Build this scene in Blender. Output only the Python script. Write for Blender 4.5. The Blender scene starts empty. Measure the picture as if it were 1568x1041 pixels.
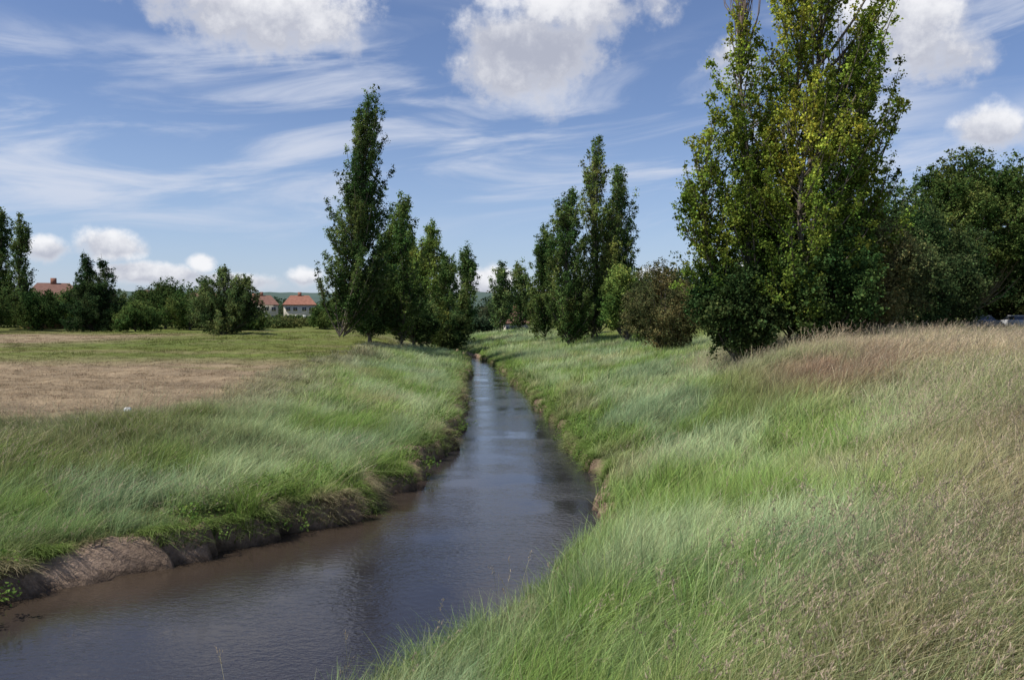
import bpy, math, bmesh, numpy as np
from math import radians as rad
from mathutils import Vector
rng=np.random.default_rng(7)
scene=bpy.context.scene
col_main=scene.collection
# ---------------------------------------------------------------- noise
def _h(i,j,s):
    v=np.sin(i*127.1+j*311.7+s*74.7)*43758.5453
    return v-np.floor(v)
def vn(x,y,s=0):
    x=np.asarray(x,float);y=np.asarray(y,float)
    i=np.floor(x);j=np.floor(y);u=x-i;v=y-j
    u=u*u*(3-2*u);v=v*v*(3-2*v)
    return (_h(i,j,s)*(1-u)+_h(i+1,j,s)*u)*(1-v)+(_h(i,j+1,s)*(1-u)+_h(i+1,j+1,s)*u)*v
def fbm(x,y,s=0,o=3):
    a=0;w=.5;t=0
    for k in range(o):
        a=a+w*vn(x*2**k,y*2**k,s+k*5);t+=w;w*=.5
    return a/t
def ss(a,b,x):
    t=np.clip((x-a)/(b-a),0,1);return t*t*(3-2*t)
# ---------------------------------------------------------------- river + terrain
LY=[-60,0,5,10,15.1,17,17.9,19.4,21.3,23.9,25.7,29,32.5,40.3,57.3,72.7,92.7,110,130,200,400]
LX=[-90,-25,-20,-14.6,-9.6,-7.5,-6.3,-5.6,-4.2,-3.8,-2.8,-3.05,-2.5,-2.6,-3.45,-4.0,-4.7,-9,-14,-20,-30]
RY=[-60,0,5,10,15,18.4,26,29.7,32.5,39,52.9,62.6,76.9,92.7,110,130,200,400]
RX=[-70,-10,-6,-2.4,.5,1.9,2.8,2.8,2.4,2.1,1.35,.3,-.9,-2.6,-6.5,-11.5,-17.5,-28]
def xl(y): return np.interp(y,LY,LX)-.9*(fbm(y*.35,y*0,3)-.5)-1.2*(fbm(y*1.2,y*0,4)-.5)-.5*(vn(y*4.0,y*0,14)-.5)
def xr(y): return np.interp(y,RY,RX)+.7*(fbm(y*.35,y*0,5)-.5)+1.0*(fbm(y*1.2,y*0,6)-.5)+.35*(vn(y*4.5,y*0,15)-.5)
def bench_(y): return .8*np.exp(-((y-16.5)/.85)**2)
def hgt(x,y):
    x=np.asarray(x,float);y=np.asarray(y,float)
    L=xl(y);R=xr(y)
    sl=L-x;sr=x-R
    bench=bench_(y)
    w=.30+.50*fbm(y*.6,y*0,8)+1.3*bench
    bh=.62-.1*bench+.34*(fbm(x*.8,y*.8,9)-.5)
    F=np.interp(y,[0,15,30,80,180,250,1000,4000],[1.2,1.35,1.8,2.5,2.9,3.4,6,12])
    hl=-.45+(bh+.45)*ss(-.12,1,sl/w)+.2*ss(.3,3,sl)+(F-.82)*ss(2.5,12,sl)
    hl=hl+.45*(fbm(x*3.2,y*3.2,10)-.5)*ss(0,.15,sl)*ss(1.2,.4,sl-1.4*bench)
    slope=np.interp(y,[0,5,9,20,28,38,60,80,200],[.2,.24,.32,.37,.40,.29,.19,.14,.1])
    P=np.interp(y,[0,60,200,1000,4000],[4.0,4.0,3.6,6,12])
    raw=.42+slope*np.maximum(sr-.3,0)
    k=.6
    hh=np.clip(.5+.5*(P-raw)/k,0,1)
    top=P*(1-hh)+raw*hh-k*hh*(1-hh)
    hr=-.45+(np.minimum(top,9)+.45)*ss(-.3,1,sr/.35)+.25*(fbm(x*3,y*3,16)-.5)*ss(0,.15,sr)*ss(1.2,.4,sr)
    h=np.where(sl>-.3,hl,np.where(sr>-.3,hr,-.45))
    h=np.where((sl<=-.3)&(sr<=-.3),-.45,h)
    fade=ss(400,360,y)
    h=np.where((y>360)&(np.minimum(sl,sr)<0)&(h<1),h*fade+3*(1-fade),h)
    am=ss(.5,3,np.maximum(sl,sr))*ss(28,22,x)
    h=h+am*(.34*(fbm(x*.22,y*.22,11)-.5)+.18*(fbm(x*.9,y*.9,12)-.5))
    return h
def xb(y): return np.interp(y,[0,10,20,26,31,38,57,80,150],[-60,-45,-26,-18,-15,-12.5,-13.5,-14.5,-15])+3.5*(fbm(y*.12,y*0,21)-.5)
def brown(x,y):
    n=fbm(x*.07,y*.12,31,4)
    A=ss(24,31,y)*ss(64,52,y)*ss(-10.5,-15,x+.10*(y-38))
    A2=ss(66,84,y)*ss(125,112,y)*ss(-40,-52,x)
    g=np.clip(A+A2,0,1)
    st=fbm(x*.05+3,y*.35,33,3)
    return np.clip(g*ss(.22,.50,n*.5+st*.5+.04)+.35*ss(.55,.75,st)*(1-g),0,1)
def fieldcol(x,y):
    b=brown(x,y)[...,None]
    n=fbm(x*.5,y*.5,35)[...,None];m=fbm(x*.06,y*.1,36)[...,None]
    g=np.array([.135,.175,.045])*(.75+.5*n)*(1-.25*m)+m*np.array([.05,.035,.01])
    br=np.array([.31,.235,.15])*(.75+.5*n)
    return g*(1-b)+br*b
def groundcol(x,y,z):
    L=xl(y);R=xr(y);sl=L-x;sr=x-R
    c=fieldcol(x,y)
    th=np.array([.11,.13,.05])*(.6+.8*fbm(x,y,41))[...,None]
    tall=np.where((x>xb(y))&((x<8)|(y<45)|(sr<14)),1.,0.)[...,None]
    c=c*(1-tall)+th*tall
    mud=np.array([.33,.235,.165])*(.30+1.25*fbm(x*2.6,y*2.6,43))[...,None]
    bench=bench_(y)
    mud=mud+(bench*.11)[...,None]*np.array([1,.80,.72])
    mm=(ss(.85+.9*bench,.6+.9*bench,np.where(sl>-1,sl/1.3,9)) + ss(.5,.35,np.where(sr>-1,sr,9)))
    mm=np.clip(np.where((sl<0)&(sr<0),1,mm),0,1)[...,None]
    c=c*(1-mm)+mud*mm
    wet=ss(.16,.04,z)[...,None]
    return c*(1-.6*wet*mm)
def np_mesh(name,v,f,C=None,cname="gcol",smooth=True,byte=False):
    me=bpy.data.meshes.new(name)
    k=f.shape[1]
    me.vertices.add(len(v));me.vertices.foreach_set("co",v.astype(np.float32).ravel())
    me.loops.add(f.size);me.loops.foreach_set("vertex_index",f.astype(np.int32).ravel())
    me.polygons.add(len(f));me.polygons.foreach_set("loop_start",np.arange(0,f.size,k,dtype=np.int32))
    if smooth: me.polygons.foreach_set("use_smooth",np.ones(len(f),bool))
    me.update(calc_edges=True)
    if C is not None:
        a=me.attributes.new(cname,'BYTE_COLOR' if byte else 'FLOAT_COLOR','POINT')
        cc=np.ones((len(v),4),np.float32);cc[:,:3]=np.clip(C.reshape(-1,3),0,1)
        a.data.foreach_set("color",cc.ravel())
    return me
def grid_mesh(name,X,Y,Z,C=None,cname="gcol"):
    nr,nc=X.shape
    v=np.stack([X.ravel(),Y.ravel(),Z.ravel()],1)
    idx=np.arange(nr*nc).reshape(nr,nc)
    f=np.stack([idx[:-1,:-1],idx[:-1,1:],idx[1:,1:],idx[1:,:-1]],-1).reshape(-1,4)
    return np_mesh(name,v,f,C,cname)
def link(me,name,mat=None,parent=None):
    o=bpy.data.objects.new(name,me)
    col_main.objects.link(o)
    if mat: me.materials.append(mat)
    if parent: o.parent=parent
    return o
# ---------------------------------------------------------------- materials
def mat_new(name):
    m=bpy.data.materials.new(name);m.use_nodes=True
    nt=m.node_tree;nt.nodes.clear()
    return m,nt,nt.nodes,nt.links
def simple(name,c,rough=.8,spec=.3,nscale=6,namt=.25,metal=0,bump=0):
    m,nt,N,Lk=mat_new(name)
    o=N.new('ShaderNodeOutputMaterial');p=N.new('ShaderNodeBsdfPrincipled')
    p.inputs['Roughness'].default_value=rough;p.inputs['Specular IOR Level'].default_value=spec
    p.inputs['Metallic'].default_value=metal
    g=N.new('ShaderNodeNewGeometry');n=N.new('ShaderNodeTexNoise');n.inputs['Scale'].default_value=nscale;n.inputs['Detail'].default_value=5
    Lk.new(g.outputs['Position'],n.inputs['Vector'])
    mx=N.new('ShaderNodeMix');mx.data_type='RGBA'
    mx.inputs['A'].default_value=(*[k*(1-namt) for k in c],1);mx.inputs['B'].default_value=(*[min(1,k*(1+namt)) for k in c],1)
    Lk.new(n.outputs['Fac'],mx.inputs['Factor']);Lk.new(mx.outputs['Result'],p.inputs['Base Color'])
    if bump:
        b=N.new('ShaderNodeBump');b.inputs['Strength'].default_value=bump;b.inputs['Distance'].default_value=.05
        Lk.new(n.outputs['Fac'],b.inputs['Height']);Lk.new(b.outputs['Normal'],p.inputs['Normal'])
    Lk.new(p.outputs[0],o.inputs[0]);return m
def leafy(name,transl=.35):
    m,nt,N,Lk=mat_new(name)
    o=N.new('ShaderNodeOutputMaterial');p=N.new('ShaderNodeBsdfDiffuse')
    a=N.new('ShaderNodeAttribute');a.attribute_name='col'
    tr=N.new('ShaderNodeBsdfTranslucent');mx=N.new('ShaderNodeMixShader');mx.inputs[0].default_value=transl
    Lk.new(a.outputs['Color'],p.inputs['Color']);Lk.new(a.outputs['Color'],tr.inputs['Color'])
    Lk.new(p.outputs[0],mx.inputs[1]);Lk.new(tr.outputs[0],mx.inputs[2]);Lk.new(mx.outputs[0],o.inputs[0])
    return m
M_grass=leafy('grass_blades',.33)
M_leaf=leafy('tree_leaves',.35)
M_bark=simple('bark',(.15,.125,.10),.9,.2,5,.4,bump=.6)
M_twig=simple('dead_twigs',(.22,.17,.14),.9,.2,5,.3)
m,nt,N,Lk=mat_new('ground_soil_and_turf')
o=N.new('ShaderNodeOutputMaterial');p=N.new('ShaderNodeBsdfPrincipled');p.inputs['Roughness'].default_value=.95;p.inputs['Specular IOR Level'].default_value=.1
a=N.new('ShaderNodeAttribute');a.attribute_name='gcol'
g=N.new('ShaderNodeNewGeometry')
n1=N.new('ShaderNodeTexNoise');n1.inputs['Scale'].default_value=7;n1.inputs['Detail'].default_value=6;n1.inputs['Roughness'].default_value=.7
n2=N.new('ShaderNodeTexNoise');n2.inputs['Scale'].default_value=.9;n2.inputs['Detail'].default_value=8;n2.inputs['Roughness'].default_value=.7
for n in(n1,n2):Lk.new(g.outputs['Position'],n.inputs['Vector'])
ad=N.new('ShaderNodeMath');ad.operation='ADD';Lk.new(n1.outputs['Fac'],ad.inputs[0]);Lk.new(n2.outputs['Fac'],ad.inputs[1])
mr=N.new('ShaderNodeMapRange');mr.inputs['From Min'].default_value=.65;mr.inputs['From Max'].default_value=1.35;mr.inputs['To Min'].default_value=.45;mr.inputs['To Max'].default_value=1.5
Lk.new(ad.outputs[0],mr.inputs['Value'])
vm=N.new('ShaderNodeVectorMath');vm.operation='SCALE';Lk.new(a.outputs['Color'],vm.inputs[0]);Lk.new(mr.outputs[0],vm.inputs['Scale'])
Lk.new(vm.outputs[0],p.inputs['Base Color'])
b=N.new('ShaderNodeBump');b.inputs['Strength'].default_value=1;b.inputs['Distance'].default_value=.16
Lk.new(ad.outputs[0],b.inputs['Height']);Lk.new(b.outputs['Normal'],p.inputs['Normal']);Lk.new(p.outputs[0],o.inputs[0])
M_ground=m
m,nt,N,Lk=mat_new('river_water')
o=N.new('ShaderNodeOutputMaterial');p=N.new('ShaderNodeBsdfPrincipled')
p.inputs['Roughness'].default_value=.025;p.inputs['IOR'].default_value=1.36;p.inputs['Specular IOR Level'].default_value=.55
a=N.new('ShaderNodeAttribute');a.attribute_name='gcol'
Lk.new(a.outputs['Color'],p.inputs['Base Color'])
g=N.new('ShaderNodeNewGeometry')
mp=N.new('ShaderNodeMapping');mp.inputs['Scale'].default_value=(1,1.7,1);mp.inputs['Rotation'].default_value=(0,0,.35)
Lk.new(g.outputs['Position'],mp.inputs['Vector'])
n1=N.new('ShaderNodeTexNoise');n1.inputs['Scale'].default_value=4.2;n1.inputs['Detail'].default_value=3;n1.inputs['Distortion'].default_value=.8
n2=N.new('ShaderNodeTexNoise');n2.inputs['Scale'].default_value=12;n2.inputs['Detail'].default_value=2
n3=N.new('ShaderNodeTexNoise');n3.inputs['Scale'].default_value=.22;n3.inputs['Detail'].default_value=3
for n in(n1,n2,n3):Lk.new(mp.outputs[0],n.inputs['Vector'])
ad=N.new('ShaderNodeMath');ad.operation='MULTIPLY_ADD';Lk.new(n2.outputs['Fac'],ad.inputs[0]);ad.inputs[1].default_value=.4;Lk.new(n1.outputs['Fac'],ad.inputs[2])
mr=N.new('ShaderNodeMapRange');mr.inputs['From Min'].default_value=.38;mr.inputs['From Max'].default_value=.62;mr.inputs['To Min'].default_value=.08;mr.inputs['To Max'].default_value=.5
Lk.new(n3.outputs['Fac'],mr.inputs['Value'])
b=N.new('ShaderNodeBump');b.inputs['Distance'].default_value=.028;Lk.new(mr.outputs[0],b.inputs['Strength'])
Lk.new(ad.outputs[0],b.inputs['Height']);Lk.new(b.outputs['Normal'],p.inputs['Normal']);Lk.new(p.outputs[0],o.inputs[0])
M_water=m
# ---------------------------------------------------------------- ground sheet
ys=[-1500,-600,-200,-80,-30,-12,-4]
y=0.
while y<4500:
    ys.append(y);y+=max(.09,.004*y) if y<130 else .03*y
ys=np.array(ys)
sL=np.concatenate([[0,.04,.09,.14,.19,.25,.32,.4,.5,.62,.78,1,1.25,1.55,1.9,2.3,2.8],np.arange(3.3,30,.6),np.geomspace(31,4500,34)])
L=xl(ys)[:,None];R=xr(ys)[:,None]
XL=L-np.concatenate([sL[::-1],-np.array([.04,.1,.25])])[None,:]
XR=R+np.concatenate([[-.25,-.1,-.04],sL])[None,:]
X=np.concatenate([XL,XR],1);Y=np.repeat(ys[:,None],X.shape[1],1)
Z=hgt(X,Y);C=groundcol(X,Y,Z)
link(grid_mesh('ground',X,Y,Z,C),'ground',M_ground)
yw=np.concatenate([[-200],np.arange(-40,110,.25),np.arange(110,380,5)])
fr=np.array([-.03,.0,.03,.07,.12,.2,.3,.5,.7,.85,.95,1.0,1.03])
Lw=xl(yw)[:,None];Rw=xr(yw)[:,None]
Xw=Lw+(Rw-Lw)*fr[None,:];Xw[:,0]=Lw[:,0]-.35;Xw[:,-1]=Rw[:,0]+.35;Yw=np.repeat(yw[:,None],len(fr),1)
dl=(Xw-np.interp(Yw,LY,LX))+1.2*(fbm(Xw*.5,Yw*.5,51)-.5)
sh=ss(4.2,.1,dl)*.7
sh=sh*ss(34,20,Yw)
Cw=np.array([.028,.026,.030])*(1-sh[...,None])+np.array([.058,.040,.024])*sh[...,None]
link(grid_mesh('river',Xw,Yw,np.zeros_like(Xw),Cw),'river',M_water)
# ---------------------------------------------------------------- leaves
def leaves_mesh(P,C,K,R,size,seed,ups=.5):
    r=np.random.default_rng(seed);n=len(P)*K
    c0=np.repeat(P,K,0);d=r.normal(size=(n,3));d/=np.linalg.norm(d,axis=1)[:,None]
    c=c0+d*(R*r.uniform(.1,1,n)**.5)[:,None]
    nn=r.normal(size=(n,3))+d*.7+np.array([0,0,ups]);nn/=np.linalg.norm(nn,axis=1)[:,None]
    t=np.cross(nn,r.normal(size=(n,3)));t/=np.linalg.norm(t,axis=1)[:,None]
    b=np.cross(nn,t);s=(size*r.uniform(.6,1.3,n))[:,None]
    v=np.stack([c-t*s*.5,c+b*s*.42-nn*s*.12,c+t*s*.6,c-b*s*.42-nn*s*.12],1).reshape(-1,3)
    f=np.arange(4*n).reshape(n,4)
    cc=np.repeat(C,K,0)*r.uniform(.65,1.4,(n,1));cc[:,0]*=r.uniform(.85,1.25,n)
    return v,f,np.repeat(cc,4,0)
def tubes(paths,name,mat,parent,sides=6):
    V=[];F=[]
    for P,Rr in paths:
        P=np.array(P,float);n=len(P);st=len(V)
        for i in range(n):
            d=P[min(i+1,n-1)]-P[max(i-1,0)];d/=np.linalg.norm(d)+1e-9
            u=np.cross(d,[0,1,.1]);u/=np.linalg.norm(u)+1e-9;w=np.cross(d,u)
            for k in range(sides):
                a=2*math.pi*k/sides;V.append(P[i]+Rr[i]*(math.cos(a)*u+math.sin(a)*w))
        for i in range(n-1):
            for k in range(sides):
                k2=(k+1)%sides;F.append((st+i*sides+k,st+i*sides+k2,st+(i+1)*sides+k2,st+(i+1)*sides+k))
    me=np_mesh(name,np.array(V),np.array(F));return link(me,name,mat,parent)
ENV_POP=([0,.08,.25,.45,.65,.82,.94,1],[.7,.92,1,.95,.82,.64,.46,.18])
ENV_COL=([0,.1,.3,.6,.8,.93,1],[.75,.95,1,.97,.88,.66,.25])
ENV_CONE=([0,.06,.3,.6,.9,1],[.8,1,.8,.48,.14,.03])
def tree_empty(name,x,y):
    e=bpy.data.objects.new(name,None);e.location=(x,y,float(hgt(x,y)));e.empty_display_size=1;col_main.objects.link(e);return e
NL=[0]
GAIN=1.75
def finish_foliage(P,C0,e,seed,cs,K,bright=.4,core=3):
    r=np.random.default_rng(seed+999);n=len(P)
    nz=fbm(P[:,0]*.55+seed,P[:,2]*.55+P[:,1]*.3,seed%50)
    c=C0*GAIN*(1+bright*(nz-.5)*2.6+r.normal(0,.16,n))[:,None]
    c[:,0]*=1+.7*(nz-.5)
    c=np.clip(c,.006,1)
    v,f,cc=leaves_mesh(P,c,K,.36*cs,.135*cs**.85,seed)
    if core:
        v2,f2,c2=leaves_mesh(P,c*.6,core,.14*cs,.24*cs,seed+1)  # larger inner leaves, darkened in colour, added to block light through the crown
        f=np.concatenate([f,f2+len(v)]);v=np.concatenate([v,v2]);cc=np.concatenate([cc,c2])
    NL[0]+=len(f)
    link(np_mesh('foliage',v,f,cc,'col',False,True),'foliage',M_leaf,e)
def poplar(name,x,y,leaders,col,seed,nb=90,cs=1.,dens=5,env=ENV_POP,base=.06,col_top=None,K=12,rise=(.12,.30),sparse_top=0,trunk_r=None,bare=None,core=3):
    r=np.random.default_rng(seed);e=tree_empty(name,x,y)
    pts=[];cl=[];paths=[]
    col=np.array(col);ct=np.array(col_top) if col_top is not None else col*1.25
    for li,(dx,dy,H,Rd,lean) in enumerate(leaders):
        tr=trunk_r or .014*H+.05
        ax=lambda t:np.array([dx*min(1,t*3.0)+lean*t**1.5+.25*math.sin(t*7+seed+li),dy*min(1,t*3)+.2*math.cos(t*6+seed),H*t])
        T=[ax(t) for t in np.linspace(-.02,1,12)]
        paths.append((T,[tr*(1.25 if i==0 else 1)*(1-.93*i/11) for i in range(12)]))
        for b in range(int(nb)):
            t0=r.uniform(base,.88)
            t1=min(1.02,t0+r.uniform(*rise)*(1-.35*t0))
            az=r.uniform(0,2*math.pi)
            tc=(t1-base)/(1-base)
            er=Rd*np.interp(tc,*env)*(.55+.95*float(fbm(az*1.5+seed,t1*7,seed%37)))
            rr=er*math.sqrt(r.uniform(.12,1.08))
            p0=ax(t0);p1=ax(min(t1,1))+np.array([math.cos(az)*rr,math.sin(az)*rr,H*max(0,t1-1)+r.uniform(-.2,.5)])
            mid=p0*.5+p1*.5+np.array([math.cos(az)*rr*.22,math.sin(az)*rr*.22,-.06*H*(t1-t0)])
            n=6;tt=np.linspace(0,1,n)[:,None]
            pl=(1-tt)**2*p0+2*tt*(1-tt)*mid+tt**2*p1
            Ln=np.linalg.norm(p1-p0)
            r0=max(.015,.012*Ln+.01)
            paths.append((pl,[r0*(1-.85*k/(n-1)) for k in range(n)]))
            m=max(3,int(Ln*dens*(1-sparse_top*tc)))
            u=r.uniform(.22,1.08,m)[:,None]
            q=(1-u)**2*p0+2*u*(1-u)*mid+u**2*p1
            q=q+r.normal(0,1,(m,3))*np.array([.25,.25,.34])*cs*(.5+.6*(1-u))
            q=q[q[:,2]>.25]
            pts.append(q);bb=r.uniform(.58,1.42)
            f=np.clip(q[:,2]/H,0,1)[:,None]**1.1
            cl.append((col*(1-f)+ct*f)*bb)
    if bare:
        for (bx,by,h0,h1,nn) in bare:
            tw=[]
            for k in range(nn):
                a=r.uniform(0,6.28);q=r.uniform(.1,1.1);z0=h0+r.uniform(0,.5)*(h1-h0)
                P0=np.array([bx,by,z0]);P1=P0+np.array([math.cos(a)*q,math.sin(a)*q,(h1-z0)*r.uniform(.5,1)])
                md=(P0+P1)/2+np.array([math.cos(a)*q*.3,math.sin(a)*q*.3,0])
                tw.append(([P0,md,P1],[.035,.02,.008]))
            tubes(tw,'dead_branches',M_twig,e,4)
    tubes(paths,'trunk_and_limbs',M_bark,e,4)
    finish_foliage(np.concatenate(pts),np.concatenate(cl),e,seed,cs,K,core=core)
    return e
def round_tree(name,x,y,H,R,col,seed,base=.15,nl=38,cs=1.3,per=40,K=11,lob=.30,spiky=0,core=3):
    r=np.random.default_rng(seed);e=tree_empty(name,x,y)
    col=np.array(col);zc=H*(base+(1-base)*.48);hz=H*(1-base)*.5;pts=[];cl=[];paths=[]
    paths.append(([np.array([0,0,-.3]),np.array([.05,0,H*.2]),np.array([.1,.1,H*.55]),np.array([0,0,H*.85])],[.03*H,.024*H,.016*H,.004*H]))
    for k in range(nl):
        d=r.normal(size=3);d/=np.linalg.norm(d);d[2]=d[2]*.95+.1
        q=r.uniform(.45,.86)
        c=np.array([d[0]*R*q,d[1]*R*q,zc+d[2]*hz*q])
        lr=lob*R*r.uniform(.5,1.3)
        lr_z=lr*(1+spiky*r.uniform(0,1)) if spiky else lr*.85
        m=int(per*r.uniform(.8,1.2))
        v=r.normal(size=(m,3));v/=np.linalg.norm(v,axis=1)[:,None]
        v*=(r.uniform(.2,1.2,m)**.55)[:,None]
        P=c+v*np.array([lr,lr,lr_z])+r.normal(0,.2*cs,(m,3))
        P=P[P[:,2]>.15]
        pts.append(P);cl.append(np.tile(col*r.uniform(.65,1.35),(len(P),1)))
        s0=np.array([0,0,H*max(.1,base)*.8]);md=(s0+c)/2+np.array([0,0,-.04*H])
        rr=.004*H
        paths.append(([s0,md,c,c+d*lr*.8],[rr*1.3,rr,rr*.5,rr*.15]))
    tubes(paths,'trunk_and_limbs',M_bark,e,4)
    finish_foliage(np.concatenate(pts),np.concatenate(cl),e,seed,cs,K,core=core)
    return e
# ---------------------------------------------------------------- the trees
DG=(.042,.072,.022);MG=(.066,.105,.03)
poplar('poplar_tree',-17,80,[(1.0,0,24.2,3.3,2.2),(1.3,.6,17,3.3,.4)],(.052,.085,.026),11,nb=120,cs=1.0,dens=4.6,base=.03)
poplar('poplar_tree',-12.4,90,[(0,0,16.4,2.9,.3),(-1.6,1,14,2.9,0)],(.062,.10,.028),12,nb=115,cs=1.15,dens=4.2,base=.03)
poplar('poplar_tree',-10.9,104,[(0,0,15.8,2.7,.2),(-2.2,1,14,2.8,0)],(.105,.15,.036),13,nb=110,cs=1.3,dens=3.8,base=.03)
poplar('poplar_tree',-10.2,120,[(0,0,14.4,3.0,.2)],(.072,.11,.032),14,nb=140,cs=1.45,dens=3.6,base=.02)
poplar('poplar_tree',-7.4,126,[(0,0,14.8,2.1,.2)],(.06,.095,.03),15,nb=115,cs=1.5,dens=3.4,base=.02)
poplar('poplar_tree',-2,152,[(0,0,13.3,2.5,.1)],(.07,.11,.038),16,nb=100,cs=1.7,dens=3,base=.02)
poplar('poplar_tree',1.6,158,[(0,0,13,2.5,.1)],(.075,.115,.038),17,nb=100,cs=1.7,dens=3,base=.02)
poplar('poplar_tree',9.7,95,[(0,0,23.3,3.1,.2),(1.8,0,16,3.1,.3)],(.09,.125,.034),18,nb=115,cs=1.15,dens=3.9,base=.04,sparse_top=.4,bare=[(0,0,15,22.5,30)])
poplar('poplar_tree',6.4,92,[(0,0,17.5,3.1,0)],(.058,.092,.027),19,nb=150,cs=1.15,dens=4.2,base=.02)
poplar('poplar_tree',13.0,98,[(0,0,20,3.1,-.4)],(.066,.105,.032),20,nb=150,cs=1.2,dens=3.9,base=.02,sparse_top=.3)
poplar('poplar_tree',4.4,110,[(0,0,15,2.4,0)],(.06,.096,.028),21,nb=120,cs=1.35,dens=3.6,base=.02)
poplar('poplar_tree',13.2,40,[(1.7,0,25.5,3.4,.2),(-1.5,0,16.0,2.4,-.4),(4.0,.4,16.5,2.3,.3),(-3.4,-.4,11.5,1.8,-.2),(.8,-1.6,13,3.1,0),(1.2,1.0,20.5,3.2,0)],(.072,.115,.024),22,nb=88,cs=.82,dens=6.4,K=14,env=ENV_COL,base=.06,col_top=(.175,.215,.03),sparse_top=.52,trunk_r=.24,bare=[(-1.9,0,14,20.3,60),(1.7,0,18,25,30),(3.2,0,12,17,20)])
round_tree('hawthorn_bush',11.4,60,6.8,3.3,(.095,.095,.040),31,base=.0,nl=50,cs=.72,per=58,lob=.30,spiky=.4,core=2)
round_tree('hawthorn_bush',18.2,41,6.0,2.9,(.09,.10,.04),32,base=.0,nl=50,cs=.7,per=60,lob=.32,spiky=.6,core=2)
round_tree('elder_bush',11.0,39.5,5.4,2.3,(.04,.067,.022),33,base=.0,nl=38,cs=.88,per=54,lob=.36)
round_tree('elder_bush',15.3,38.5,5.4,2.6,(.058,.095,.028),34,base=.0,nl=38,cs=.88,per=54,lob=.34,spiky=.4)
round_tree('elder_bush',12.0,84,8.6,3.0,(.10,.15,.038),35,base=.0,nl=44,cs=1.15,per=40)
round_tree('elder_bush',-15.6,88,8,3.2,(.045,.073,.025),36,base=.0,nl=40,cs=1.2,per=38)
round_tree('elder_bush',-12.0,98,8,3.1,(.05,.08,.027),37,base=.0,nl=36,cs=1.3,per=36)
round_tree('elder_bush',-9.0,113,7,3.1,(.05,.08,.027),49,base=.0,nl=36,cs=1.3,per=36)
round_tree('elder_bush',7.8,99,8,3.2,(.045,.073,.025),38,base=.0,nl=36,cs=1.3,per=36)
round_tree('ash_tree',26,60,11.2,4.6,(.045,.076,.025),41,base=.0,nl=65,cs=1.1,per=48,spiky=.4)
round_tree('ash_tree',31,64,10.4,4.6,(.038,.064,.023),42,base=.0,nl=65,cs=1.1,per=48,spiky=.3)
round_tree('ash_tree',35.5,68,10.2,4.4,(.034,.057,.021),40,base=.0,nl=60,cs=1.15,per=44,spiky=.3)
round_tree('hawthorn_bush',24,50,6.2,3.4,(.043,.065,.024),43,base=.0,nl=48,cs=.95,per=48)
round_tree('hawthorn_bush',28.5,54,6.0,3.4,(.035,.055,.021),39,base=.0,nl=48,cs=.95,per=48)
round_tree('horse_chestnut_tree',44.5,78,17.4,7.6,(.062,.096,.026),44,base=.12,nl=160,cs=1.25,per=56,lob=.22)
round_tree('horse_chestnut_tree',55,74,16,7.2,(.055,.084,.025),45,base=.12,nl=130,cs=1.3,per=50,lob=.22)
round_tree('horse_chestnut_tree',38,96,13,6.8,(.038,.062,.02),46,base=.0,nl=90,cs=1.6,per=44)
round_tree('horse_chestnut_tree',50,104,12,8.0,(.024,.04,.015),47,base=.0,nl=110,cs=1.8,per=44)
round_tree('horse_chestnut_tree',64,100,12,9.0,(.024,.04,.015),48,base=.0,nl=120,cs=1.8,per=44)
poplar('poplar_tree',-89.5,140,[(0,0,21,3.0,0)],(.052,.083,.027),51,nb=120,cs=1.7,dens=3.2,base=.03)
poplar('poplar_tree',-84.3,138,[(0,0,19,2.2,0)],(.057,.09,.028),52,nb=95,cs=1.6,dens=3,base=.03,sparse_top=.3)
poplar('fir_tree',-67.6,130,[(-1.4,0,13.4,4.0,0),(1.6,0,12.6,4.0,0),(0,-1,9,4.4,0)],(.028,.05,.019),53,nb=150,cs=1.2,dens=5,env=ENV_CONE,base=.02,rise=(-.03,.07))
poplar('willow_tree',-41,115,[(0,0,9.2,4.6,0),(-2,0,7.6,3.4,-1),(2,0,7.8,3.4,1)],(.07,.10,.036),54,nb=110,cs=1.1,dens=4.4,env=([0,.2,.5,.8,1],[.95,1,.92,.6,.15]),base=.0,rise=(.1,.4))
for i,(bx,by,bh,br,cc) in enumerate([(-79,135,6.8,4.6,DG),(-85,128,7.8,4.6,DG),(-98,135,10,6,DG),(-77,148,9,5.5,MG),(-63,146,9.2,5.2,DG),(-57,142,7.4,5,MG),(-51,146,7.4,4.4,MG),(-60,128,4.6,4,MG),(-46,140,4,3.4,MG),(-38,172,6,3,MG),(-91,150,8,6,DG),(-86,155,8,6,MG),(-70,155,9,5,DG),(-35,150,4,3,MG),(-24,160,8,5,DG),(-28,170,6,5,DG)]):
    round_tree('hedgerow_tree',bx,by,bh,br,cc,60+i,base=0,nl=42,cs=1.4,per=32)
def tree_mass(name,items,col,seed,cs):
    r=np.random.default_rng(seed);pts=[];cl=[]
    for (x,y,H,R) in items:
        z=float(hgt(x,y));c0=np.array(col)*r.uniform(.7,1.3)*np.array([r.uniform(.85,1.3),1,1])
        for k in range(9):
            a=r.uniform(0,6.28);q=r.uniform(0,.7)*R
            c=np.array([x+math.cos(a)*q,y+math.sin(a)*q,z+H*r.uniform(.2,.72)])
            m=22;v=r.normal(size=(m,3));v/=np.linalg.norm(v,axis=1)[:,None]
            P=c+v*np.array([R*.5,R*.5,H*.28])*(r.uniform(.3,1,m)**.4)[:,None]
            P=P[P[:,2]>z];pts.append(P);cl.append(np.tile(c0*r.uniform(.75,1.25),(len(P),1)))
    e=bpy.data.objects.new(name,None);col_main.objects.link(e)
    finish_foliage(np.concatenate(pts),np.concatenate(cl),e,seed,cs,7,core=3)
it=[]
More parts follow.
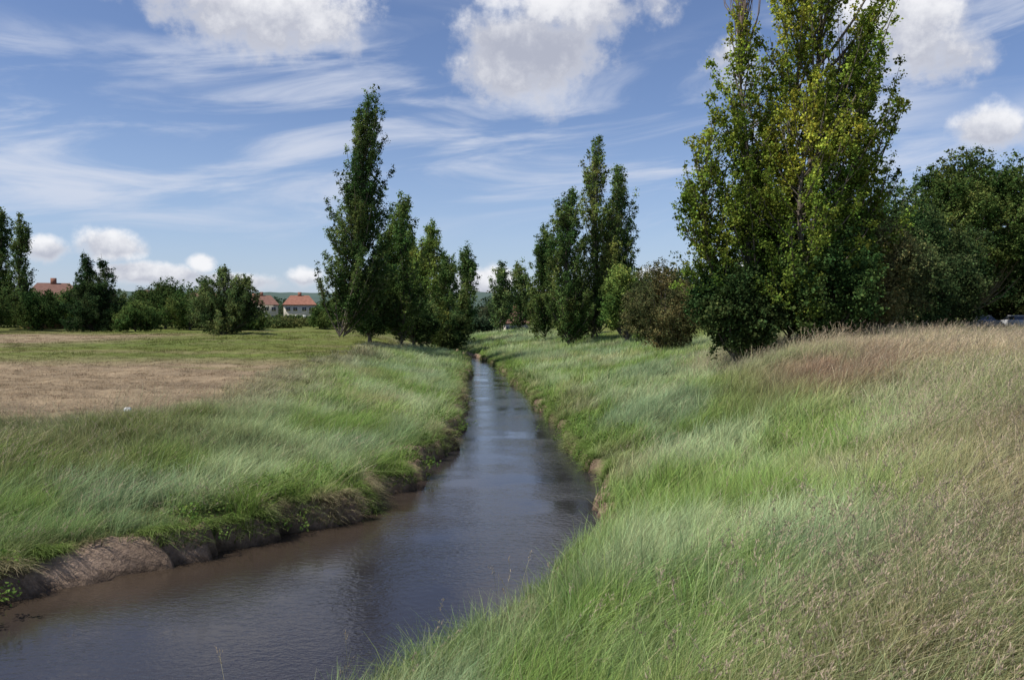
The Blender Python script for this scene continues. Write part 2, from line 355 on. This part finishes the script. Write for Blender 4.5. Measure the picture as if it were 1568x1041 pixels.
for k in range(120):
    x=rng.uniform(-130,-18);hmax=np.interp(x,[-125,-66,-57,-42,-30,-20],[7.5,6.8,2.4,2.2,3.4,4.4]);it.append((x,rng.uniform(156,180),hmax*rng.uniform(.7,1.15),3.6))
tree_mass('hedgerow',it,(.066,.10,.034),71,1.7)
it=[]
for k in range(190):
    x=rng.uniform(-240,260);y=rng.uniform(290,350);it.append((x,y,rng.uniform(5,9.5) if x<-20 else rng.uniform(8,14),6))
for k in range(60):
    x=rng.uniform(-32,55);y=rng.uniform(180,230)
    if abs(x+2)>3: it.append((x,y,rng.uniform(5,8.5),4.5))
tree_mass('distant_trees',it,(.052,.08,.042),72,2.8)
it=[(rng.uniform(60,110),rng.uniform(80,150),rng.uniform(9,14),6.5) for k in range(60)]
it+=[(rng.uniform(18,62),rng.uniform(112,150),rng.uniform(7,11),6) for k in range(60)]
tree_mass('park_trees',it,(.03,.047,.018),73,2.2)
pts=[];cc=[]
for (bx,by,n,s) in [(-10.8,14.6,150,.6),(-12,15.8,120,.8),(-13,14.0,80,.8),(-6.2,20.3,50,.5),(-7.6,18.8,30,.4),(-3.6,31.5,34,.5),(-3.1,27,30,.4),(-2.9,36,40,.6),(2.9,36,60,.6),(3.1,43,70,.9),(3.5,29.5,50,.5),(3.2,33,60,.6),(2.2,52,60,.9),(1.6,60,60,1.),(.6,70,50,1.),(-3.6,47,40,.8),(-4.9,23,30,.4),(12.2,45,30,1.)]:
    q=np.stack([bx+rng.normal(0,s,n),by+rng.normal(0,s*1.1,n)],1)
    z=np.maximum(hgt(q[:,0],q[:,1]),.2)+rng.uniform(.02,.45,n)
    pts.append(np.column_stack([q,z]));cc.append(np.tile(np.array([.13,.21,.05])*rng.uniform(.7,1.2),(n,1)))
v,f,c=leaves_mesh(np.concatenate(pts),np.concatenate(cc),16,.17,.07,5,ups=1.2)
link(np_mesh('bank_weeds',v,f,c,'col',False,True),'bank_weeds',M_leaf)
# ---------------------------------------------------------------- grass (every blade is geometry)
GV=[];GF=[];GC=[];OFF=[0]
def blades(x,y,z,h,w,dx,dy,curl,seg,col,stalk=False,down=0):
    n=len(x)
    if n==0:return None
    t=np.linspace(0,1,seg+1)[None,:]
    L2=np.hypot(dx,dy)[:,None]
    off=(.22*t+curl*t**2)*h[:,None]
    px=x[:,None]+dx[:,None]*off;py=y[:,None]+dy[:,None]*off
    pz=z[:,None]+h[:,None]*t*(1-.30*t*np.minimum(1.8,L2*curl*1.2))-down*h[:,None]*t**2
    ph=rng.uniform(0,math.pi,n);tw=(1-t**1.6*.92) if not stalk else (t*0+.8)
    wx=(np.cos(ph)*w/2)[:,None]*tw;wy=(np.sin(ph)*w/2)[:,None]*tw
    V=np.stack([np.stack([px-wx,py-wy,pz],-1),np.stack([px+wx,py+wy,pz],-1)],2)
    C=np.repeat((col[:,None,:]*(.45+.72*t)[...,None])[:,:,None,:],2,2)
    base=OFF[0]+np.arange(n)[:,None]*(2*(seg+1))+np.arange(seg)[None,:]*2
    F=np.stack([base,base+1,base+3,base+2],-1).reshape(-1,4)
    GV.append(V.reshape(-1,3).astype(np.float32));GC.append(C.reshape(-1,3).astype(np.float32));GF.append(F.astype(np.int32));OFF[0]+=n*2*(seg+1)
    return px[:,-1],py[:,-1],pz[:,-1]
def flush(name):
    V=np.concatenate(GV);F=np.concatenate(GF);C_=np.concatenate(GC);print(name,len(F))
    o=link(np_mesh(name,V,F,C_,'col',False,True),name,M_grass);GV.clear();GF.clear();GC.clear();OFF[0]=0;return o
def sample(y0,y1,dens,wfac=.74,pad=4,xmin=-1e9,xmax=1e9):
    W=wfac*y1+pad;a=max(-W,xmin);b=min(W,xmax)
    n=int((b-a)*(y1-y0)*dens);x=rng.uniform(a,b,n);y=rng.uniform(y0,y1,n)
    k=np.abs(x)<wfac*y+pad
    return x[k],y[k]
def tallcol(x,y):
    L=xl(y);R=xr(y);sl=L-x;sr=x-R;left=sl>0
    pale=np.array([.49,.60,.31]);blue=np.array([.35,.47,.25]);viv=np.array([.27,.41,.09]);tan=np.array([.55,.46,.30]);red=np.array([.55,.39,.27]);ol=np.array([.28,.31,.12])
    n1=fbm(x*.16+.05*y,y*.10,81);n2=fbm(x*.5,y*.3,82);n3=fbm(x*.3+9,y*.2,83)
    c=pale[None]*np.ones((len(x),1))
    def mix(c,k,f): f=np.clip(f,0,1)[:,None];return c*(1-f)+k*f
    c=mix(c,blue,ss(.42,.58,n1)*.9)
    c=mix(c,viv,ss(.48,.66,n2)*.85)
    c=mix(c,viv,ss(2.2,.3,np.maximum(sl,sr))*.8)
    c=mix(c,tan,ss(.60,.74,n3)*.4)
    c=mix(c,ol,np.where(left,ss(4,9,sl)*ss(34,26,y)*.8,0))
    c=mix(c,tan*.8,np.where(left,ss(xb(y)+4.5,xb(y),x)*.65,0))
    c=mix(c,viv,np.where(left&(y<22),.5*ss(.4,.6,n3),0))
    c=mix(c,tan*.9,np.where(left,ss(1.3,.3,sl)*ss(.5,.62,fbm(y*1.1,y*0,66))*.7,0))
    sl_=np.where(~left,ss(5.6,9.4,sr)*ss(48,36,y),0)
    c=mix(c,ol*1.2,sl_*.6)
    c=mix(c,tan*.95,sl_*(.08+.72*ss(.42,.60,n1*.4+n2*.6)))
    rp=np.where(~left,np.exp(-(((x-11.5)/3.0)**2+((y-27)/5)**2)),0)
    c=mix(c,red,rp*1.1*ss(.22,.45,n2))
    c=mix(c,tan,np.where(~left,ss(7,12,sr)*ss(20,30,y)*ss(60,45,y)*.5,0))
    return c*.93
def keep_tall(x,y):
    L=xl(y);R=xr(y);sl=L-x;sr=x-R
    el=.30+1.5*bench_(y)+.75*fbm(y*1.1,x*.6,77)
    er=np.where(y<25,.02,.14+.2*fbm(y*1.1,y*0,78))
    return (((sl>el)&(x>xb(y)+rng.normal(0,.8,len(x))))|((sr>er)&((y<50)|(sr<17))))&(x<40)
def windang(x,y): return -.3+(fbm(x*.20,y*.16,91)-.5)*4.2
def tussocks(x,y,nb,r,hmin,hmax,w,curl,seg,colr,hs,jit=.55,str_=.70,heads=0,stalk=False):
    n=len(x);N_=n*nb
    ta=windang(x,y)+rng.normal(0,.45,n);ts=rng.uniform(.3,1.3,n)*str_
    th=hs*rng.uniform(.75,1.25,n);tc=colr*rng.uniform(.70,1.30,(n,1))
    a=rng.uniform(0,2*math.pi,N_);q=r*np.sqrt(rng.uniform(0,1,N_))
    bx=np.repeat(x,nb)+q*np.cos(a);by=np.repeat(y,nb)+q*np.sin(a)
    ang=np.repeat(ta,nb);st=np.repeat(ts,nb)
    dx=np.cos(ang)*st+rng.normal(0,.38,N_)+.25*np.cos(a)*q/r;dy=np.sin(ang)*st+rng.normal(0,.38,N_)+.25*np.sin(a)*q/r
    h=rng.uniform(hmin,hmax,N_)*np.repeat(th,nb)
    z=hgt(bx,by)-.02;k=z>.06
    c=np.repeat(tc,nb,0)*rng.uniform(.60,1.38,(N_,1));c[:,0]*=rng.uniform(.88,1.15,N_)
    dry=rng.uniform(size=N_)<.08;c[dry]=c[dry]*.4+np.array([.36,.31,.20])
    bx,by,z,h,dx,dy,c=[v_[k] for v_ in(bx,by,z,h,dx,dy,c)]
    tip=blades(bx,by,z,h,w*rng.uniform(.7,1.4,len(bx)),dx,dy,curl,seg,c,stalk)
    if heads:
        tx,ty,tz=tip;m=len(tx)
        hc=np.array([.60,.48,.35])*rng.uniform(.7,1.3,(m,1))
        for j in range(heads):
            u=j/heads*.26-.13
            hx=tx+dx*u*.9+rng.normal(0,.012,m);hy=ty+dy*u*.9+rng.normal(0,.012,m);hz=tz+u*.55+rng.normal(0,.009,m)
            s_=rng.uniform(.009,.016,m)*max(1,w/.0035)**.6
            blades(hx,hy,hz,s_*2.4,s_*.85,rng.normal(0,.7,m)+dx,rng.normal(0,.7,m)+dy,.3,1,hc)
for (y0,y1,d,nb,r,w,seg) in [(2.2,9,40,32,.13,.0062,3),(9,18,28,30,.16,.0088,3),(18,34,14,30,.22,.0145,2),(34,60,6.5,27,.32,.025,2),(60,100,3.2,25,.45,.045,1),(100,170,1.4,24,.6,.07,1)]:
    x,y=sample(y0,y1,d,xmin=-45,xmax=42);k=keep_tall(x,y);x=x[k];y=y[k]
    hs=.50+1.05*fbm(x*.5,y*.45,95)
    edge=np.minimum(np.abs(xl(y)-x),np.abs(x-xr(y)))
    hs*=.72+.28*ss(.2,1.6,edge)
    hs*=np.where((x<xl(y))&(edge<1.6),.45+1.1*vn(y*2.2,x*2.2,88),1)
    hs*=np.where(x<xl(y),1-.5*ss(xb(y)+4,xb(y),x),1)
    tussocks(x,y,nb,r,.35,.85,w,.75,seg,tallcol(x,y),hs)
for (y0,y1,d,nb,w,hd) in [(2.5,10,15,6,.0035,16),(10,20,11,7,.0048,9),(20,45,4.5,8,.008,4)]:
    x,y=sample(y0,y1,d,xmin=-30,xmax=42)
    sr=x-xr(y);sl=xl(y)-x
    pr=np.where(sl>.6,.10+.25*ss(5,9,sl),np.where(sr>.5,.04+.96*ss(5.2,9.2,sr),0))*np.where(x<xb(y),0,1)*(.2+1.3*ss(.36,.58,fbm(x*.4,y*.4,97)))
    k=rng.uniform(size=len(x))<pr;x=x[k];y=y[k]
    tussocks(x,y,nb,.25,.8,1.2,w,.6,3,tallcol(x,y)*.5+np.array([.25,.21,.14]),np.ones(len(x)),heads=hd,stalk=True,str_=.9)
for side in(0,1):
    n=42000 if side==0 else 40000
    y=14+84*rng.uniform(0,1,n)**1.6
    dlt=rng.uniform(.22,.80,n)+np.where(side==0,1.4*bench_(y),0)
    x=(xl(y)-dlt) if side==0 else (xr(y)+dlt-.18)
    k=fbm(y*.8,y*0,98+side)+rng.normal(0,.05,n)>(.50 if side==0 else .34)
    if side==1: k&=y>24
    x=x[k];y=y[k];n=len(x);z=hgt(x,y)
    f=(ss(.42,.60,fbm(y*1.1,y*0,66))*.8+rng.uniform(-.15,.25,n)).clip(0,1)[:,None]
    if side==1: f=f*.45
    c=(np.array([.46,.38,.24])*f+np.array([.22,.33,.08])*(1-f))*rng.uniform(.65,1.25,(n,1))
    s=(1 if side==0 else -1)
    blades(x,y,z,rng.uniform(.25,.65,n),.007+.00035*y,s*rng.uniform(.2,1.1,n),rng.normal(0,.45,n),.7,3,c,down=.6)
flush('tall_grass')
for (y0,y1,d,nb,r,w) in [(22,45,5,26,.4,.016),(45,80,2.2,26,.55,.03),(80,130,1.0,24,.8,.05)]:
    x,y=sample(y0,y1,d,xmin=-110,xmax=-8);k=(x<xb(y)+.8);x=x[k];y=y[k]
    hh=1+1.4*ss(.55,.7,fbm(x*.2,y*.3,99))*(1-brown(x,y))
    tussocks(x,y,nb,r,.04,.12,w,.4,1,fieldcol(x,y)*1.3,hh)
flush('meadow_turf')
# ---------------------------------------------------------------- hills
az=np.radians(np.linspace(-75,75,220));dd=np.linspace(1100,3600,24)
A,D=np.meshgrid(az,dd)
Xh=D*np.sin(A);Yh=D*np.cos(A)
prof=np.sin(np.clip((D-1100)/2500,0,1)*math.pi)
Zh=4+prof*(38+34*fbm(A*6+20,D*.0006,61))+prof*7*(fbm(A*160,D*.01,62)-.5)
m=simple('hazed_wooded_hillside',(.085,.12,.105),1,.0,.012,.45)  # aerial haze painted into the base colour as a bluish tint
link(grid_mesh('hills',Xh,Yh,Zh),'hills',m)
# ---------------------------------------------------------------- houses
M_tile=simple('clay_roof_tiles',(.28,.13,.09),.85,.2,1.5,.4);M_tile2=simple('brown_roof_tiles',(.20,.11,.085),.85,.2,1.5,.35)
M_rend=simple('cream_render',(.48,.44,.37),.85,.2,.8,.12);M_brick=simple('red_brick',(.27,.13,.09),.9,.2,5,.25)
M_glass=simple('window_glass',(.03,.035,.04),.1,.6,1,.1);M_white=simple('white_paint',(.72,.72,.70),.5,.4,3,.03)
def boxm(name,c,s,mat,parent):
    x,y,z=[k/2 for k in s]
    v=np.array([(i*x,j*y,k*z) for i in(-1,1) for j in(-1,1) for k in(-1,1)])+np.array(c)
    f=np.array([(0,1,3,2),(4,6,7,5),(0,4,5,1),(2,3,7,6),(0,2,6,4),(1,5,7,3)])
    return link(np_mesh(name,v,f,smooth=False),name,mat,parent)
def house(x,y,w,d,rot,wall,roof,hip=.6,name='semi_detached_house',zoff=0):
    e=bpy.data.objects.new(name,None);e.location=(x,y,float(hgt(x,y))+zoff);e.rotation_euler=(0,0,rot);col_main.objects.link(e)
    H=5.2;base=-.5-max(0,zoff);boxm('walls',(0,0,(H+base)/2),(w,d,H-base),wall,e)
    rw,rd,rh=w/2+.35,d/2+.35,2.9;hx=rw-rd*hip
    v=np.array([(-rw,-rd,H),(rw,-rd,H),(rw,rd,H),(-rw,rd,H),(-hx,0,H+rh),(hx,0,H+rh),(-rw,-rd,H-.15),(rw,-rd,H-.15),(rw,rd,H-.15),(-rw,rd,H-.15)])
    me=bpy.data.meshes.new('roof');me.from_pydata([tuple(q) for q in v],[],[(0,1,5,4),(2,3,4,5),(1,2,5),(3,0,4),(6,7,1,0),(7,8,2,1),(8,9,3,2),(9,6,0,3),(9,8,7,6)]);link(me,'roof',roof,e)
    boxm('chimney',(0,0,H+rh+.25),(1.1,.7,1.5),M_brick,e)
    xs=[-w*.36,-w*.14,w*.14,w*.36]
    for r_,zz in enumerate((1.35,3.85)):
        for i,cx in enumerate(xs):
            if r_==0 and i in(1,2):
                boxm('door',(cx,-d/2-.03,.95),(.9,.06,2.0),M_white,e);continue
            boxm('window_frame',(cx,-d/2-.03,zz),(1.3,.06,1.2),M_white,e)
            for sx in(-.32,.32): boxm('window_pane',(cx+sx,-d/2-.07,zz),(.58,.03,1.08),M_glass,e)
house(-66,250,9.5,7,.25,M_rend,M_tile);house(-77,247,9.5,7,.35,M_rend,M_tile2);house(-84,262,9,7,.1,M_rend,M_tile)
house(-94,165,10,7.5,.5,M_brick,M_tile2,zoff=1.2);house(-93,212,11,7.5,.2,M_brick,M_tile2,zoff=.8);house(-82,214,10,7.5,.15,M_rend,M_tile2,zoff=.2)
house(0.8,176,5,5,.1,M_rend,M_tile2,name='pavilion',zoff=-3.6)
# ---------------------------------------------------------------- road + cars
road=simple('asphalt',(.055,.055,.055),.9,.3,8,.25)
xs_=np.linspace(30,140,30);Xr=np.stack([xs_]*2);Yr=np.stack([np.full(30,84.),np.full(30,89.)])
link(grid_mesh('road',Xr,Yr,np.stack([hgt(Xr[0],Yr[0]),hgt(Xr[1],Yr[1])])+.03),'road',road)
M_tyre=simple('tyre_rubber',(.02,.02,.02),.9,.2)
def car(x,y,rot,c):
    M=simple('car_paint',c,.3,.5,1,.02)
    e=bpy.data.objects.new('parked_car',None);e.location=(x,y,float(hgt(x,y))+.03);e.rotation_euler=(0,0,rot);col_main.objects.link(e)
    low=[(-2.1,.32),(-2.12,.62),(-2.0,.9),(-.95,1.0),(1.35,1.0),(2.05,.92),(2.12,.6),(2.1,.32)]
    def prism(nm,prof,w0,w1,mat):
        n=len(prof);zmax=max(p[1] for p in prof);zmin=min(p[1] for p in prof)
        V=[]
        for sgn in(-1,1):
            for (px,pz) in prof:
                w=w0+(w1-w0)*(pz-zmin)/(zmax-zmin);V.append((px,sgn*w/2,pz))
        F=[tuple(range(n))[::-1],tuple(range(n,2*n))]+[(i,(i+1)%n,n+(i+1)%n,n+i) for i in range(n)]
        me=bpy.data.meshes.new(nm);me.from_pydata(V,[],F);ob=link(me,nm,mat,e)
        bm=ob.modifiers.new('b','BEVEL');bm.width=.05;bm.segments=2
    prism('body',low,1.76,1.70,M)
    prism('glasshouse',[(-1.0,.99),(-.35,1.40),(1.05,1.42),(1.75,.99)],1.62,1.25,M_glass)
    prism('roof_panel',[(-.38,1.41),(-.3,1.47),(.98,1.48),(1.08,1.42)],1.26,1.2,M)
    for wx in(-1.3,1.3):
        for wy in(-.82,.82):
            V=[];F=[];n=16
            for s in(-.1,.1):
                for k in range(n): V.append((wx+.32*math.cos(6.2832*k/n),wy+s,.32+.32*math.sin(6.2832*k/n)))
            F=[tuple(range(n)),tuple(range(n,2*n))[::-1]]+[(k,n+k,n+(k+1)%n,(k+1)%n) for k in range(n)]
            me=bpy.data.meshes.new('wheel');me.from_pydata(V,[],F);link(me,'wheel',M_tyre,e)
car(50.7,86.3,1.5,(.22,.23,.24));car(54.4,86.3,1.5,(.6,.6,.6))
bm=bmesh.new();bmesh.ops.create_icosphere(bm,subdivisions=2,radius=.15)
for v in bm.verts: v.co*=1+.35*(rng.uniform()-.5);v.co.z*=.8
me=bpy.data.meshes.new('litter_bag');bm.to_mesh(me);bm.free();ob=link(me,'litter_bag',M_white);ob.location=(-14.2,29.6,float(hgt(-14.2,29.6))+.2)
# ---------------------------------------------------------------- light + sky
EL=55;sd=np.array([-.87,-.40]);sd=sd/np.linalg.norm(sd)
d=np.array([sd[0]*math.cos(rad(EL)),sd[1]*math.cos(rad(EL)),math.sin(rad(EL))])
sun=bpy.data.lights.new('sun','SUN');sun.energy=5.0;sun.angle=rad(.53);sun.color=(1,.95,.86)
so=bpy.data.objects.new('sun',sun);col_main.objects.link(so);so.rotation_euler=Vector(d).to_track_quat('Z','Y').to_euler()
w=bpy.data.worlds.new('World');scene.world=w;w.use_nodes=True
nt=w.node_tree;N=nt.nodes;Lk=nt.links;N.clear()
out=N.new('ShaderNodeOutputWorld');bg=N.new('ShaderNodeBackground');bg.inputs['Strength'].default_value=.11
sky=N.new('ShaderNodeTexSky');sky.sky_type='NISHITA';sky.sun_disc=False;sky.sun_elevation=rad(EL);sky.sun_rotation=math.atan2(sd[0],sd[1]);sky.dust_density=.3;sky.ozone_density=3;sky.air_density=1
tc=N.new('ShaderNodeTexCoord');sep=N.new('ShaderNodeSeparateXYZ');Lk.new(tc.outputs['Generated'],sep.inputs[0])
def mth(op,a,b=None,c=None):
    n=N.new('ShaderNodeMath');n.operation=op
    for i,v in enumerate((a,b,c)):
        if v is None: continue
        if isinstance(v,(int,float)): n.inputs[i].default_value=v
        else: Lk.new(v,n.inputs[i])
    return n.outputs[0]
azn=mth('MULTIPLY',mth('ARCTAN2',sep.outputs['X'],sep.outputs['Y']),57.2958)
eln=mth('MULTIPLY',mth('ARCSINE',sep.outputs['Z']),57.2958)
def comb(a,b,c=0.):
    n=N.new('ShaderNodeCombineXYZ')
    for i,v in enumerate((a,b,c)):
        if isinstance(v,(int,float)): n.inputs[i].default_value=v
        else: Lk.new(v,n.inputs[i])
    return n.outputs[0]
def noise(vec,sc,det=6,ro=.55,dist=0):
    n=N.new('ShaderNodeTexNoise');n.inputs['Scale'].default_value=sc;n.inputs['Detail'].default_value=det;n.inputs['Roughness'].default_value=ro;n.inputs['Distortion'].default_value=dist
    Lk.new(vec,n.inputs['Vector']);return n.outputs['Fac']
def mapr(v,a,b,c=0,d_=1,smooth=True):
    n=N.new('ShaderNodeMapRange');n.interpolation_type='SMOOTHSTEP' if smooth else 'LINEAR'
    n.inputs['From Min'].default_value=a;n.inputs['From Max'].default_value=b;n.inputs['To Min'].default_value=c;n.inputs['To Max'].default_value=d_
    Lk.new(v,n.inputs['Value']);return n.outputs[0]
vec=tc.outputs['Generated']
nb_=noise(vec,9,7,.55);nf=noise(vec,34,6,.62)
CU=[(-17.3,19.8,9.5,4.0,1),(-28,20.6,6,2.0,.8),(.3,17.8,6.5,4.4,1),(3.8,21.6,8,3.6,1),(25.5,18.2,5.5,5.0,.9),(30.5,11.2,2.6,1.7,1),(15,17.5,2.2,1.6,.5),
(-26.3,4.5,2.4,1.4,1),(-21.1,3.4,1.2,.9,1),(-30,4.0,1.4,1.0,1),(-24,2.7,4.4,.9,1),(-14.3,2.6,2.0,.9,1),(-2.,2.3,4,1.8,1),(10,2.4,2,1.1,1),(-18.6,2.2,4,.9,1),(17,3,4,1.4,1)]
big=None;shade=None
for (a,e_,ra,re,g_) in CU:
    u=mth('DIVIDE',mth('SUBTRACT',azn,a),ra);v=mth('DIVIDE',mth('SUBTRACT',eln,e_),re)
    rr=mth('SQRT',mth('ADD',mth('MULTIPLY',u,u),mth('MULTIPLY',v,v)))
    m_=mth('MULTIPLY',mth('SUBTRACT',1.,rr),g_)
    vs=mth('MULTIPLY',v,mapr(m_,-.6,.2))
    if big is None: big=m_;shade=vs
    else:
        shade=mth('ADD',shade,vs);big=mth('MAXIMUM',big,m_)
n_mix=mth('ADD',mth('MULTIPLY',mth('SUBTRACT',nb_,.5),2.2),mth('MULTIPLY',mth('SUBTRACT',nf,.5),1.1))
dens=mth('ADD',mth('MULTIPLY',big,1.2),n_mix)
cum=mapr(dens,.0,.68)
tilt=mth('SUBTRACT',eln,mth('MULTIPLY',azn,.10))
cv=comb(mth('MULTIPLY',azn,.045),mth('MULTIPLY',tilt,.24))
ci=noise(cv,1.3,8,.58,.7);ci2=noise(comb(mth('MULTIPLY',azn,.022),mth('MULTIPLY',tilt,.08),3.3),1.5,3,.5)
cir=mth('MULTIPLY',mapr(ci,.43,.68),mapr(ci2,.34,.60))
cir=mth('MULTIPLY',mth('MULTIPLY',cir,mapr(eln,3,8)),.8)
def mixc(f,a,b,bt='MIX'):
    n=N.new('ShaderNodeMix');n.data_type='RGBA';n.blend_type=bt
    if isinstance(f,(int,float)): n.inputs['Factor'].default_value=f
    else: Lk.new(f,n.inputs['Factor'])
    for k,v in(('A',a),('B',b)):
        if isinstance(v,tuple): n.inputs[k].default_value=v
        else: Lk.new(v,n.inputs[k])
    return n.outputs['Result']
c0=mixc(1.,sky.outputs[0],(.95,.93,1.06,1),'MULTIPLY')
c0=mixc(mapr(eln,-1,14,.55,0,False),c0,(3.9,5.2,7.4,1))
c1=mixc(cir,c0,(6.2,6.6,7.6,1))
sh_=mapr(mth('ADD',mth('MULTIPLY',shade,.9),mth('MULTIPLY',mth('SUBTRACT',nf,.5),1.8)),-.7,.6)
thin=mapr(dens,.2,.9,1,0)
lit=mth('MAXIMUM',sh_,mth('MULTIPLY',thin,.5))
cc_=mixc(lit,(4.2,4.4,5.2,1),(8.6,8.6,8.8,1))
c2=mixc(mth('MULTIPLY',cum,.93),c1,cc_)
Lk.new(c2,bg.inputs['Color']);Lk.new(bg.outputs[0],out.inputs[0])
# ---------------------------------------------------------------- camera
cam=bpy.data.cameras.new('camera');cam.lens=28.24;cam.sensor_width=36;cam.clip_end=9000;cam.clip_start=.05
co=bpy.data.objects.new('camera',cam);col_main.objects.link(co);co.location=(0,0,5.5);co.rotation_euler=(rad(90-1.8),0,0)
scene.camera=co
scene.view_settings.view_transform='Standard';scene.view_settings.look='None';scene.view_settings.exposure=0
print('leaves',NL[0])
